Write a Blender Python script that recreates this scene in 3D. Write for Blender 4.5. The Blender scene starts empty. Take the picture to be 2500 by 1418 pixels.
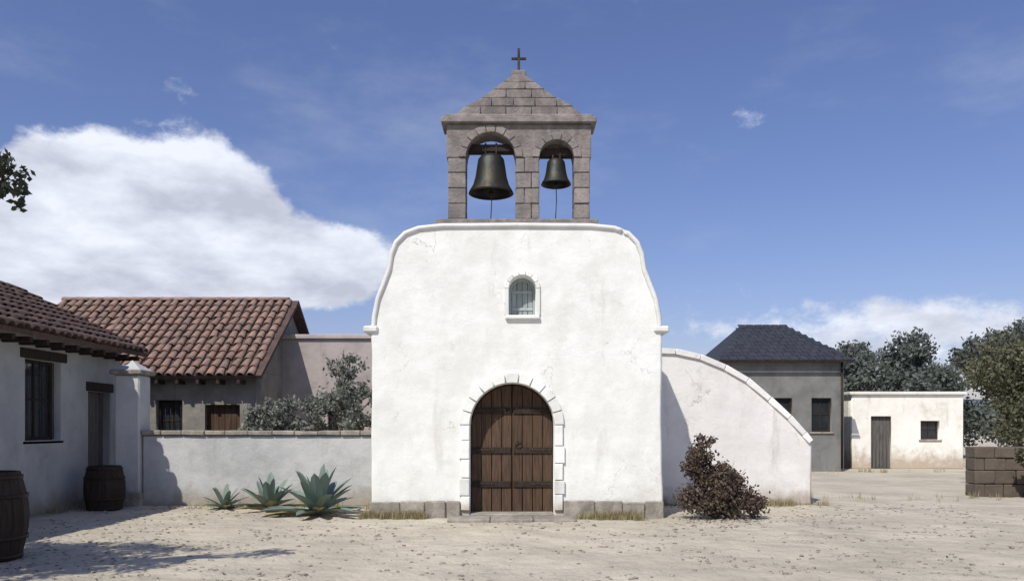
import bpy, bmesh, math, random
import numpy as np
from mathutils import Vector, Matrix, noise
R=math.radians
random.seed(7); rng=np.random.default_rng(7)
S=bpy.context.scene; COL=S.collection

# ---------------- camera, sky, sun, exposure ----------------
D0=13.8; F=1944.0; HY=1040.0
cd=bpy.data.cameras.new('camera'); cam=bpy.data.objects.new('camera',cd); COL.objects.link(cam); S.camera=cam
cam.location=(0,-D0,1.6); cam.rotation_euler=(R(90),0,0); cd.lens=28; cd.sensor_width=36; cd.clip_end=5000
cd.shift_y=(HY-709)/2500
SUN_AZ=29; SUN_EL=49      # the sun stands behind the camera's left shoulder
sd=Vector((-math.sin(R(SUN_AZ))*math.cos(R(SUN_EL)),-math.cos(R(SUN_AZ))*math.cos(R(SUN_EL)),math.sin(R(SUN_EL))))
w=bpy.data.worlds.new('World'); S.world=w; w.use_nodes=True
nt=w.node_tree; N=nt.nodes; L=nt.links
sky=N.new('ShaderNodeTexSky'); sky.sky_type='NISHITA'; sky.sun_disc=False
sky.sun_elevation=R(SUN_EL); sky.sun_rotation=math.atan2(sd.x,sd.y)
sky.ozone_density=6.0; sky.dust_density=.6; sky.air_density=1.25
def wn(t,**k):
    n=N.new(t)
    for a,b in k.items(): setattr(n,a,b)
    return n
def wmath(op,a,b=None,clamp=False):
    n=wn('ShaderNodeMath',operation=op,use_clamp=clamp)
    for i,v in enumerate((a,b)):
        if v is None: continue
        if isinstance(v,(int,float)): n.inputs[i].default_value=v
        else: L.new(v,n.inputs[i])
    return n.outputs[0]
tc=wn('ShaderNodeTexCoord'); dirv=tc.outputs['Generated']
def blob(px,py,r,flat=1.6):
    v=Vector(((px-1250)/F,1,(HY-py)/F)).normalized() if not isinstance(px,tuple) else Vector(px).normalized()
    s=wn('ShaderNodeVectorMath',operation='SUBTRACT'); L.new(dirv,s.inputs[0]); s.inputs[1].default_value=v
    m=wn('ShaderNodeVectorMath',operation='MULTIPLY'); L.new(s.outputs[0],m.inputs[0]); m.inputs[1].default_value=(1/r,1/r,flat/r)
    d=wn('ShaderNodeVectorMath',operation='DOT_PRODUCT'); L.new(m.outputs[0],d.inputs[0]); L.new(m.outputs[0],d.inputs[1])
    return wmath('MAXIMUM',wmath('SUBTRACT',1.0,d.outputs['Value']),0.0)
blobs=[(200,490,.12,1.4),(420,490,.12,1.3),(520,470,.09,1.5),(330,620,.22,1.8),(90,610,.17,1.6),(620,640,.16,2.0),(800,650,.12,2.2),(-300,620,.22,1.8),(-800,640,.3,2),(2450,800,.34,5.5),(1950,790,.26,6.5),(3300,860,.4,5)]
blobs=[(blob(*b) if b[0]<1500 else wmath('MULTIPLY',blob(*b),.42)) for b in blobs]+[blob((-.9,-.5,.25),0,.3),blob((.7,-.8,.3),0,.3),blob((1,.1,.2),0,.25),blob((.1,-1,.35),0,.25)]
f=blobs[0]
for b in blobs[1:]: f=wmath('ADD',f,b)
f=wmath('MINIMUM',f,1.15)
def wnoise(scale,detail,rough,off=(0,0,0),st=(1,1,1)):
    mp=wn('ShaderNodeMapping'); L.new(dirv,mp.inputs[0]); mp.inputs['Location'].default_value=off; mp.inputs['Scale'].default_value=st
    n=wn('ShaderNodeTexNoise'); n.inputs['Scale'].default_value=scale; n.inputs['Detail'].default_value=detail; n.inputs['Roughness'].default_value=rough
    L.new(mp.outputs[0],n.inputs['Vector']); return n.outputs['Fac']
n1=wnoise(10,11,.64,st=(1,1,1.5))
fld=wmath('ADD',f,wmath('MULTIPLY',wmath('SUBTRACT',n1,.5),2.3))
mr=wn('ShaderNodeMapRange',interpolation_type='SMOOTHSTEP'); L.new(fld,mr.inputs[0]); mr.inputs[1].default_value=.32; mr.inputs[2].default_value=.82
n2=wnoise(9,7,.55,off=(3,1,.04),st=(1,1,2.2))
cr=wn('ShaderNodeValToRGB'); L.new(n2,cr.inputs[0])
cr.color_ramp.elements[0].position=.34; cr.color_ramp.elements[0].color=(5.4,5.7,6.9,1)
cr.color_ramp.elements[1].position=.62; cr.color_ramp.elements[1].color=(8.9,9.3,10.4,1)
ci=wn('ShaderNodeMapRange',interpolation_type='SMOOTHSTEP'); L.new(wnoise(4,8,.62,off=(1,2,3),st=(1,1,2.6)),ci.inputs[0]); ci.inputs[1].default_value=.45; ci.inputs[2].default_value=.8; ci.inputs[4].default_value=.22
mixc=wn('ShaderNodeMixRGB'); L.new(ci.outputs[0],mixc.inputs[0]); mixc.inputs[2].default_value=(6.5,7,8,1)
tint=wn('ShaderNodeMixRGB',blend_type='MULTIPLY'); tint.inputs[0].default_value=1; tint.inputs[2].default_value=(1.05,.91,1.1,1)
L.new(sky.outputs[0],tint.inputs[1]); L.new(tint.outputs[0],mixc.inputs[1])
mix=wn('ShaderNodeMixRGB'); L.new(mr.outputs[0],mix.inputs[0]); L.new(mixc.outputs[0],mix.inputs[1]); L.new(cr.outputs[0],mix.inputs[2])
bg=N['Background']; bg.inputs[1].default_value=.1; L.new(mix.outputs[0],bg.inputs[0])
ld=bpy.data.lights.new('sun','SUN'); ld.energy=4.25; ld.angle=R(.53); ld.color=(1,.95,.86)
lo=bpy.data.objects.new('sun',ld); COL.objects.link(lo); lo.rotation_euler=sd.to_track_quat('Z','Y').to_euler()
S.view_settings.view_transform='Standard'; S.view_settings.look='None'; S.view_settings.exposure=0; S.view_settings.gamma=1

# ---------------- materials ----------------
def mat(name,c1,c2,scale=3,rough=.9,bump=.3,bscale=30,stain=None,stain_s=1.2,grain=None,metal=0,spec=.3,dirt=None,bdist=.02,cracks=None,speck=None):
    m=bpy.data.materials.new(name); m.use_nodes=True; t=m.node_tree; n=t.nodes; l=t.links; p=n['Principled BSDF']
    p.inputs['Roughness'].default_value=rough; p.inputs['Metallic'].default_value=metal; p.inputs['Specular IOR Level'].default_value=spec
    g=n.new('ShaderNodeNewGeometry'); pos=g.outputs['Position']
    def nz(s,d=6,r=.6,st=None):
        x=n.new('ShaderNodeTexNoise'); x.inputs['Scale'].default_value=s; x.inputs['Detail'].default_value=d; x.inputs['Roughness'].default_value=r
        if st:
            mp=n.new('ShaderNodeMapping'); mp.inputs['Scale'].default_value=st; l.new(pos,mp.inputs[0]); l.new(mp.outputs[0],x.inputs['Vector'])
        else: l.new(pos,x.inputs['Vector'])
        return x.outputs['Fac']
    def ramp(f,a,b):
        x=n.new('ShaderNodeMapRange'); x.interpolation_type='SMOOTHSTEP'; l.new(f,x.inputs[0]); x.inputs[1].default_value=a; x.inputs[2].default_value=b; return x.outputs[0]
    def mx(f,a,b,amt=None):
        x=n.new('ShaderNodeMixRGB')
        if isinstance(f,float): x.inputs[0].default_value=f
        elif amt is not None:
            q=n.new('ShaderNodeMath'); q.operation='MULTIPLY'; l.new(f,q.inputs[0]); q.inputs[1].default_value=amt; l.new(q.outputs[0],x.inputs[0])
        else: l.new(f,x.inputs[0])
        for i,v in ((1,a),(2,b)):
            if isinstance(v,tuple): x.inputs[i].default_value=(*v,1)
            else: l.new(v,x.inputs[i])
        return x.outputs[0]
    base=mx(ramp(nz(scale,8,.65,grain),.36,.64),c1,c2)
    if stain:
        base=mx(ramp(nz(stain_s*3,7,.65,(1,1,.22)),.55,.75),base,stain,.5)
        base=mx(ramp(nz(stain_s,8,.7),.56,.72),base,stain,.45)
    if speck:   # grit: dark and pale grains and damp, trodden patches
        base=mx(ramp(nz(55,4,.8),.52,.68),base,speck[0],.55); base=mx(ramp(nz(38,5,.8),.54,.7),base,speck[1],.5); base=mx(ramp(nz(2.2,7,.75,(.5,1.6,1)),.5,.68),base,speck[0],.35)
    if cracks:
        def vor(sc,wid,amt,base):
            wp=n.new('ShaderNodeTexNoise'); wp.inputs['Scale'].default_value=3; wp.inputs['Detail'].default_value=4; l.new(pos,wp.inputs['Vector'])
            ad=n.new('ShaderNodeVectorMath'); ad.operation='MULTIPLY_ADD'; l.new(wp.outputs['Color'],ad.inputs[0]); ad.inputs[1].default_value=(.6,.6,.6); l.new(pos,ad.inputs[2])
            v=n.new('ShaderNodeTexVoronoi'); v.feature='DISTANCE_TO_EDGE'; v.inputs['Scale'].default_value=sc; l.new(ad.outputs[0],v.inputs['Vector'])
            q=n.new('ShaderNodeMath'); q.operation='MULTIPLY'; l.new(ramp(v.outputs['Distance'],wid,0),q.inputs[0]); l.new(ramp(nz(.9,3,.6),.5,.62),q.inputs[1])
            return mx(q.outputs[0],base,cracks,amt)
        base=vor(.8,.006,.6,base); base=vor(2.3,.009,.35,base)
    if dirt:   # splash marks and soil on the foot of a wall: (colour, height)
        sx=n.new('ShaderNodeSeparateXYZ'); l.new(pos,sx.inputs[0])
        a=n.new('ShaderNodeMath'); a.operation='MULTIPLY_ADD'; l.new(nz(3.5,8,.7),a.inputs[0]); a.inputs[1].default_value=-1.6*dirt[1]; l.new(sx.outputs[2],a.inputs[2])
        base=mx(ramp(a.outputs[0],.15*dirt[1],-.75*dirt[1]),base,dirt[0],.85)
    # every piece a shade of its own
    oi=n.new('ShaderNodeObjectInfo'); hv=n.new('ShaderNodeHueSaturation'); mr=n.new('ShaderNodeMapRange'); l.new(oi.outputs['Random'],mr.inputs[0]); mr.inputs[3].default_value=.86; mr.inputs[4].default_value=1.12
    l.new(mr.outputs[0],hv.inputs['Value']); l.new(base,hv.inputs['Color']); l.new(hv.outputs[0],p.inputs['Base Color'])
    b=n.new('ShaderNodeBump'); b.inputs['Strength'].default_value=bump; b.inputs['Distance'].default_value=bdist
    l.new(nz(bscale,9,.65,grain),b.inputs['Height']); b2=n.new('ShaderNodeBump'); b2.inputs['Strength'].default_value=bump; b2.inputs['Distance'].default_value=bdist*4
    l.new(nz(bscale*.09,3,.5),b2.inputs['Height']); l.new(b.outputs[0],b2.inputs['Normal']); l.new(b2.outputs[0],p.inputs['Normal'])
    return m
EARTH=(.3,.24,.18)
M={}
M['whitewash']=mat('whitewash',(.81,.825,.785),(.72,.725,.68),1.6,.92,.5,26,stain=(.5,.46,.4),stain_s=.7,dirt=((.42,.35,.27),.42),bdist=.012,cracks=(.33,.30,.26))
M['wing_white']=mat('wing_white',(.83,.82,.79),(.76,.74,.71),1.6,.92,.5,26,stain=(.45,.42,.38),stain_s=.9,dirt=((.42,.35,.28),.5),bdist=.012,cracks=(.33,.30,.26))
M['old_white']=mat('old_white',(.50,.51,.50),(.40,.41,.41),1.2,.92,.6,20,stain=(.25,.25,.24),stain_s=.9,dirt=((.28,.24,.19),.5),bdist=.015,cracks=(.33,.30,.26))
M['cream']=mat('cream',(.84,.83,.76),(.76,.74,.67),1.2,.92,.4,20,stain=(.4,.35,.28),dirt=((.38,.30,.22),1.0),cracks=(.33,.30,.26))
M['render_brown']=mat('render_brown',(.27,.255,.225),(.19,.18,.16),1.5,.95,.6,18,stain=(.09,.085,.075),dirt=((.2,.17,.13),.4))
M['render_grey']=mat('render_grey',(.23,.23,.22),(.17,.17,.16),1.1,.95,.5,18,stain=(.08,.08,.08))
M['stone']=mat('stone',(.29,.255,.235),(.175,.16,.15),5,.95,.8,28,stain=(.085,.08,.08),bdist=.02)
M['plinth_stone']=mat('plinth_stone',(.36,.33,.28),(.24,.22,.19),5,.95,.8,28,stain=(.15,.14,.12),bdist=.02)
M['adobe']=mat('adobe',(.13,.105,.08),(.1,.083,.068),2,.97,.8,14,stain=(.06,.05,.045))
M['mortar']=mat('mortar',(.25,.22,.19),(.18,.16,.14),8,.95,.5,40)
M['tile']=mat('tile',(.31,.195,.15),(.20,.145,.122),4,.9,.5,35,stain=(.12,.10,.085),stain_s=2.5)
M['tile_old']=mat('tile_old',(.12,.075,.062),(.075,.055,.048),4,.92,.5,35,stain=(.04,.037,.034),stain_s=2.5)
M['slate']=mat('slate',(.04,.044,.056),(.026,.03,.04),5,.7,.4,30,stain=(.05,.05,.05),stain_s=2)
M['wood']=mat('wood',(.10,.06,.036),(.05,.031,.02),4,.75,.6,16,grain=(9,9,.7),bdist=.01)
M['wood_dark']=mat('wood_dark',(.045,.03,.022),(.022,.016,.012),4,.8,.6,16,grain=(9,9,.7),bdist=.01)
M['wood_grey']=mat('wood_grey',(.15,.14,.13),(.08,.075,.07),4,.85,.6,16,grain=(9,9,.7),bdist=.01)
M['shutter']=mat('shutter',(.34,.38,.38),(.26,.30,.30),4,.8,.5,16,grain=(9,9,.7),bdist=.006)
M['annex']=mat('annex',(.42,.37,.35),(.33,.30,.28),1.2,.95,.5,18,stain=(.14,.13,.12),stain_s=.8,cracks=(.33,.30,.26))
M['iron']=mat('iron',(.03,.028,.027),(.06,.04,.03),20,.6,.4,60,metal=.6)
M['bronze']=mat('bronze',(.035,.045,.042),(.055,.045,.032),6,.5,.3,40,metal=.75)
M['bark']=mat('bark',(.12,.09,.065),(.05,.04,.03),5,.95,1,22,grain=(4,4,.8),bdist=.03)
M['ground']=mat('ground',(.54,.49,.39),(.42,.38,.30),.55,.97,1,22,stain=(.36,.325,.265),stain_s=.28,bdist=.025,speck=((.33,.29,.225),(.66,.61,.51)))
M['road']=mat('road',(.36,.345,.32),(.29,.28,.262),.8,.95,.8,30,stain=(.22,.21,.2),stain_s=.4,bdist=.016,speck=((.2,.19,.18),(.5,.48,.45)))
M['pebble']=mat('pebble',(.42,.38,.32),(.25,.225,.19),6,.9,.3,40)
M['hill']=mat('hill',(.12,.14,.14),(.085,.105,.11),.03,1,.5,.4)
M['glass']=mat('glass',(.03,.035,.04),(.02,.024,.028),3,.08,0,10,spec=.6)
M['dark_room']=mat('dark_room',(.02,.02,.02),(.015,.015,.015),3,1,0,10)
def leafmat(name,c,v=.35,trans=.25):
    m=bpy.data.materials.new(name); m.use_nodes=True; t=m.node_tree; n=t.nodes; l=t.links; p=n['Principled BSDF']; p.inputs['Roughness'].default_value=.6
    g=n.new('ShaderNodeNewGeometry'); hv=n.new('ShaderNodeHueSaturation'); hv.inputs['Color'].default_value=(*c,1)
    for o,i,a,b in (('Random Per Island','Value',1-v,1+v),('Random Per Island','Hue',.47,.53)):
        mr=n.new('ShaderNodeMapRange'); l.new(g.outputs[o],mr.inputs[0]); mr.inputs[3].default_value=a; mr.inputs[4].default_value=b; l.new(mr.outputs[0],hv.inputs[i])
    l.new(hv.outputs[0],p.inputs['Base Color'])
    tr=n.new('ShaderNodeBsdfTranslucent'); l.new(hv.outputs[0],tr.inputs[0]); ms=n.new('ShaderNodeMixShader'); ms.inputs[0].default_value=trans
    l.new(p.outputs[0],ms.inputs[1]); l.new(tr.outputs[0],ms.inputs[2]); l.new(ms.outputs[0],n['Material Output'].inputs[0]); return m
M['leaf_olive']=leafmat('leaf_olive',(.12,.12,.065)); M['leaf_far_hazed']=leafmat('leaf_far_hazed',(.12,.14,.12)); M['leaf_grey']=leafmat('leaf_grey',(.19,.2,.17))  # far trees' leaf colour is greyed: distance haze put into the colour
M['leaf_dark']=leafmat('leaf_dark',(.04,.05,.03)); M['leaf_brown']=leafmat('leaf_brown',(.085,.058,.042),.4,.1); M['agave']=leafmat('agave',(.17,.23,.19),.2,.05); M['straw']=leafmat('straw',(.32,.27,.15),.3,.2)

# ---------------- builders ----------------
def link(name,me,m=None,parent=None,loc=None,rz=0):
    if m is not None and not me.materials: me.materials.append(m)
    o=bpy.data.objects.new(name,me); COL.objects.link(o)
    if parent: o.parent=parent
    if loc is not None: o.location=loc
    if rz: o.rotation_euler.z=rz
    return o
def tag(o,label=None,cat=None,group=None,kind=None):
    for k,v in (('label',label),('category',cat),('group',group),('kind',kind)):
        if v: o[k]=v
    return o
def thing(name,label,cat,loc=(0,0,0),group=None,rz=0):
    o=bpy.data.objects.new(name,None); COL.objects.link(o); o.empty_display_size=.2; o.location=loc; o.rotation_euler.z=rz
    return tag(o,label,cat,group)
def local(o): return o
def box_mesh(name,a,b,bev=.008,jit=0,seg=1):
    bm=bmesh.new(); bmesh.ops.create_cube(bm,size=1)
    c=[(a[i]+b[i])/2 for i in range(3)]; s=[abs(b[i]-a[i]) for i in range(3)]
    for v in bm.verts: v.co=Vector([c[i]+v.co[i]*s[i]+(random.uniform(-jit,jit) if jit else 0) for i in range(3)])
    if bev: bmesh.ops.bevel(bm,geom=bm.edges[:],offset=min(bev,min(s)*.3),segments=seg,affect='EDGES',profile=.6)
    me=bpy.data.meshes.new(name); bm.to_mesh(me); bm.free(); return me
def box(name,a,b,m,parent=None,bev=.008,jit=0,**k): return link(name,box_mesh(name,a,b,bev,jit),M[m],parent,**k)
def outline(name,loops,depth,bev=.02,m=None,parent=None,axis='y',**k):
    """flat outline (x,z) with holes, given real thickness; centred on y=0"""
    cu=bpy.data.curves.new(name,'CURVE'); cu.dimensions='2D'; cu.fill_mode='BOTH'; cu.extrude=depth/2-bev; cu.bevel_depth=bev; cu.offset=-bev; cu.bevel_resolution=1
    for lp in loops:
        sp=cu.splines.new('POLY'); sp.points.add(len(lp)-1)
        for p,q in zip(sp.points,lp): p.co=(q[0],q[1],0,1)
        sp.use_cyclic_u=True
    o=bpy.data.objects.new(name,cu); COL.objects.link(o); dg=bpy.context.evaluated_depsgraph_get()
    me=bpy.data.meshes.new_from_object(o.evaluated_get(dg)); bpy.data.objects.remove(o); bpy.data.curves.remove(cu)
    me.transform(Matrix.Rotation(R(90),4,'X'))
    if axis=='x': me.transform(Matrix.Rotation(R(90),4,'Z'))
    me.name=name; me.materials.clear(); return link(name,me,M[m],parent,**k)
def arch(cx,z0,w,zs,r=None,n=18):
    """opening: straight jambs to zs then a round head"""
    r=r or w/2
    return [(cx-w/2,z0),(cx+w/2,z0)]+[(cx+w/2*math.cos(a),zs+r*math.sin(a)) for a in [math.pi*i/n for i in range(n+1)]]
def rect(x0,z0,x1,z1): return [(x0,z0),(x1,z0),(x1,z1),(x0,z1)]
def lathe_mesh(name,prof,seg=24,smooth=True):
    vs=[];fs=[]
    for r,z in prof:
        for i in range(seg):
            a=2*math.pi*i/seg; vs.append((r*math.cos(a),r*math.sin(a),z))
    for j in range(len(prof)-1):
        for i in range(seg): fs.append((j*seg+i,j*seg+(i+1)%seg,(j+1)*seg+(i+1)%seg,(j+1)*seg+i))
    me=bpy.data.meshes.new(name); me.from_pydata(vs,[],fs)
    if smooth: me.shade_smooth()
    return me
def tube_data(pts,rad,seg=8):
    vs=[];fs=[]
    for k,p in enumerate(pts):
        p=Vector(p); d=(Vector(pts[min(k+1,len(pts)-1)])-Vector(pts[max(k-1,0)])).normalized()
        u=d.orthogonal().normalized(); v=d.cross(u)
        if k and abs(u.dot(lu))<.99: u=(lu-d*lu.dot(d)).normalized(); v=d.cross(u)
        lu=u
        for i in range(seg):
            a=2*math.pi*i/seg; vs.append(tuple(p+(u*math.cos(a)+v*math.sin(a))*rad[k]))
    for k in range(len(pts)-1):
        for i in range(seg): fs.append((k*seg+i,k*seg+(i+1)%seg,(k+1)*seg+(i+1)%seg,(k+1)*seg+i))
    fs.append(tuple(reversed(range(seg)))); fs.append(tuple((len(pts)-1)*seg+i for i in range(seg)))
    return vs,fs
def tube(name,pts,rad,m,parent=None,seg=8,**k):
    if isinstance(rad,(int,float)): rad=[rad]*len(pts)
    vs,fs=tube_data(pts,rad,seg); me=bpy.data.meshes.new(name); me.from_pydata(vs,[],fs); me.shade_smooth(); return link(name,me,M[m],parent,**k)
def merge(list_):
    V=[];Fc=[]
    for vs,fs in list_:
        o=len(V); V+=vs; Fc+=[tuple(i+o for i in f) for f in fs]
    return V,Fc
def leaves_mesh(name,centers,size,aspect=.5,up=.3):
    """one small folded face per leaf, random directions"""
    n=len(centers); c=np.asarray(centers); a=rng.normal(size=(n,3)); a/=np.linalg.norm(a,axis=1)[:,None]
    b=rng.normal(size=(n,3)); b[:,2]*=up; b=np.cross(a,b); b/=np.linalg.norm(b,axis=1)[:,None]
    s=(size*rng.uniform(.6,1.3,n))[:,None]
    P=np.stack([c-a*s,c-b*s*aspect,c+a*s,c+b*s*aspect],1).reshape(-1,3)
    me=bpy.data.meshes.new(name); me.vertices.add(4*n); me.vertices.foreach_set('co',P.ravel().astype(np.float32))
    me.loops.add(4*n); me.loops.foreach_set('vertex_index',np.arange(4*n,dtype=np.int32))
    me.polygons.add(n); me.polygons.foreach_set('loop_start',np.arange(0,4*n,4,dtype=np.int32)); me.update(calc_edges=True); return me
def crown_points(clumps,n,gap=.25):
    out=[]; per=n//len(clumps)
    tot=sum(c[3]**2.3 for c in clumps)
    for cx,cy,cz,r in clumps:
        per=int(n*r**2.3/tot); k=max(4,int(r*9)); subs=[]
        for _ in range(k*3):
            v=rng.normal(size=3); v/=np.linalg.norm(v); subs.append(np.array([cx,cy,cz])+v*r*rng.uniform(.45,1.0)*np.array([1,1,.8]))
        for _ in range(per):
            s=subs[rng.integers(len(subs))]; out.append(s+rng.normal(size=3)*r*gap)
    return np.array(out)
def tree(name,label,loc,h,r,leaf,n=6000,size=.06,group=None,cat='tree',trunk_h=.4,clumps=None,nl=7,gap=.16,tr=None):
    t=thing(name,label,cat,loc,group); tr=tr or h*.035; th=h*trunk_h; parts=[]
    pts=[(0,0,-.05)]; x=y=0
    for i in range(1,5): x+=random.uniform(-.1,.1)*h*.2; y+=random.uniform(-.1,.1)*h*.2; pts.append((x,y,th*i/4))
    parts.append(tube_data(pts,[tr*1.35,tr,tr*.9,tr*.82,tr*.75],10)); top=Vector(pts[-1])
    if clumps is None:
        clumps=[]
        for i in range(nl):
            a=2*math.pi*i/nl+random.uniform(-.4,.4); d=r*random.uniform(.35,.75); clumps.append((d*math.cos(a),d*math.sin(a),random.uniform(th+r*.15,h-r*.35),r*random.uniform(.32,.5)))
        clumps+= [(random.uniform(-.2,.2)*r,random.uniform(-.2,.2)*r,h-r*.3,r*.42),(0,0,(th+h)/2,r*.5)]
    for c in clumps:
        e=Vector(c[:3]); mid=(top+e)/2+Vector((random.uniform(-.1,.1),random.uniform(-.1,.1),.05))*r
        parts.append(tube_data([tuple(top-Vector((0,0,.1))),tuple(mid),tuple(e)],[tr*.5,tr*.3,tr*.08],6))
        for _ in range(3):
            q=e+Vector((random.uniform(-1,1),random.uniform(-1,1),random.uniform(-.3,1)))*c[3]*.8
            parts.append(tube_data([tuple(mid),tuple((mid+q)/2+Vector((0,0,.04*r))),tuple(q)],[tr*.2,tr*.12,tr*.03],5))
    V,Fc=merge(parts); me=bpy.data.meshes.new('trunk'); me.from_pydata(V,[],Fc); me.shade_smooth(); link('trunk',me,M['bark'],t)
    link('crown',leaves_mesh('crown',crown_points(clumps,n,gap),size),M[leaf],t); return t
def half_tile(name,L_=.44,w0=.105,w1=.085,th=.014,seg=6):
    vs=[];fs=[]
    for y,ww in ((0,w0),(L_,w1)):
        for rr in (ww,ww-th):
            for i in range(seg+1):
                a=math.pi*i/seg; vs.append((rr*math.cos(a),y,rr*math.sin(a)*.85))
    n=seg+1
    for i in range(seg):
        fs+=[(i,i+1,2*n+i+1,2*n+i),(n+i+1,n+i,3*n+i,3*n+i+1),(i+1,i,n+i,n+i+1),(2*n+i,2*n+i+1,3*n+i+1,3*n+i)]
    fs+=[(0,2*n,3*n,n),(n-1,2*n-1,4*n-1,3*n-1)]
    me=bpy.data.meshes.new(name); me.from_pydata(vs,[],fs); me.polygons.foreach_set('use_smooth',[True]*len(fs)); return me
def tiled_slope(parent,origin,along,up,length,slope,m,pitch_w=.23,row=.36,name='roof_tile',skip=None):
    """cover tiles one by one on a slope: origin = eave corner, along/up unit vectors"""
    along=Vector(along).normalized(); up=Vector(up).normalized(); nrm=along.cross(up).normalized()
    if nrm.z<0: nrm=-nrm; 
    base=half_tile(name); base.materials.append(M[m]); 
    cols=int(length/pitch_w); rows=int(slope/row)
    for i in range(cols):
        for j in range(rows):
            if skip and skip(i,j): continue
            o=bpy.data.objects.new(name,base); COL.objects.link(o); o.parent=parent
            p=Vector(origin)+along*((i+.5)*pitch_w+random.uniform(-.016,.016))+up*(j*row-.05+random.uniform(-.022,.022)-(random.random()<.05)*.06)+nrm*(.02+.002*(j%2))
            xa=up.cross(nrm).normalized()
            mt=Matrix((xa,up,nrm)).transposed().to_4x4(); mt=Matrix.Translation(p)@mt@Matrix.Rotation(random.gauss(0,.045),4,'Z')@Matrix.Rotation(R(-3.2),4,'X')
            o.matrix_local=mt
def slab(name,pts,th,m,parent=None):
    """a sloping board: 4 corner points (counter-clockwise seen from above) and a thickness downwards"""
    p=[Vector(q) for q in pts]; n=(p[1]-p[0]).cross(p[3]-p[0]).normalized(); q=[v-n*th for v in p]
    me=bpy.data.meshes.new(name); me.from_pydata([tuple(v) for v in p+q],[],[(0,1,2,3),(7,6,5,4),(0,4,5,1),(1,5,6,2),(2,6,7,3),(3,7,4,0)])
    return link(name,me,M[m],parent)
def window(parent,x,y,z,w_,h_,axis='y',shutter=None,bars=True,sill=True):
    """a framed window standing in an opening; faces -y, or +x when axis is x"""
    e=bpy.data.objects.new('window',None)
    fr=outline('window',[rect(-w_/2,0,w_/2,h_),rect(-w_/2+.06,.06,w_/2-.06,h_-.06)],.07,.008,'wood_dark',parent)
    def put(o): o.parent=fr; return o
    put(box('pane',(-w_/2+.05,.0,.05),(-.012,.012,h_-.05),'glass',bev=0)); put(box('pane',(.012,.0,.05),(w_/2-.05,.012,h_-.05),'glass',bev=0))
    put(box('glazing_bar',(-.018,-.02,.055),(.018,.02,h_-.055),'wood_dark',bev=.003)); put(box('glazing_bar',(-w_/2+.055,-.017,h_*.5),(w_/2-.055,.017,h_*.5+.03),'wood_dark',bev=.003))
    if bars:
        for k in range(5):
            xx=-w_/2+w_*(k+.5)/5; put(tube('bar',[(xx,-.11,.02),(xx,-.11,h_-.02)],.008,'iron',seg=6))
    if sill: put(box('sill',(-w_/2-.08,-.2,-.07),(w_/2+.08,.02,-.002),'plinth_stone',bev=.012))
    fr.location=(x,y,z)
    if axis=='x': fr.rotation_euler.z=R(90)
    return fr
def door(parent,x,y,z,w_,h_,m='wood',axis='y',arched=False,n=6):
    lf=outline('door',[arch(0,0,w_,h_-w_/2) if arched else rect(-w_/2,0,w_/2,h_)],.04,.004,m,parent)
    pw=w_/n
    for k in range(n):
        x0=-w_/2+k*pw+.007; x1=x0+pw-.014; xm=(x0+x1)/2
        def top(xx): return (h_-w_/2+math.sqrt(max(0,(w_/2)**2-xx*xx))) if arched else h_
        lp=[(x0,.02),(x1,.02),(x1,top(x1)-.01),(xm,top(xm)-.01),(x0,top(x0)-.01)]
        p=outline('plank',[lp],.03,.006,m,lf); p.location=(0,-.032+random.uniform(-.003,.003),0)
    lf.location=(x,y,z)
    if axis=='x': lf.rotation_euler.z=R(90)
    return lf

# ---------------- ground and far land ----------------
def ground_h(x,y): return 0.0
def ground_h(x,y):
    if not(-12<x<16 and -13.5<y<7): return 0.0
    m=min(1,max(0,(x+12)/2))*min(1,max(0,(16-x)/3))*min(1,max(0,(7-y)/2))*min(1,max(0,(y+13.5)/1.5))
    h=.022*noise.noise(Vector((x*.7,y*.7,0)))+.014*noise.noise(Vector((x*2.3,y*2.3,4)))+.012*noise.noise(Vector((x*6.5,y*6.5,8)))+.006*noise.noise(Vector((x*15,y*15,2)))
    for off in (0,1.45):     # old wheel ruts crossing the yard
        d=(y+5.6+off+.9*math.sin(x*.22+.5)); h-=.030*math.exp(-(d/.13)**2)*(.6+.5*noise.noise(Vector((x*.8,off,0)))); h+=.010*math.exp(-((abs(d)-.24)/.09)**2)
    h+=.018
    ex=min((abs(x-a)**2+abs(y-b)**2) for a,b in ((-.0,-.3),))
    return max(.0,h)*m
gx=np.concatenate([[-900,-300,-100,-40,-20],np.arange(-12,16.01,.085),[22,40,100,300,900]]); gy=np.concatenate([[-200,-60,-20],np.arange(-13.5,7.01,.085),[12,30,100,400,1500]])
GV=[(float(x),float(y),ground_h(x,y)-.002) for y in gy for x in gx]; nx_=len(gx); GF=[(b*nx_+a,b*nx_+a+1,(b+1)*nx_+a+1,(b+1)*nx_+a) for b in range(len(gy)-1) for a in range(nx_-1)]
me=bpy.data.meshes.new('ground'); me.from_pydata(GV,[],GF); me.shade_smooth(); tag(link('ground',me,M['ground']),kind='structure')
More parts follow.
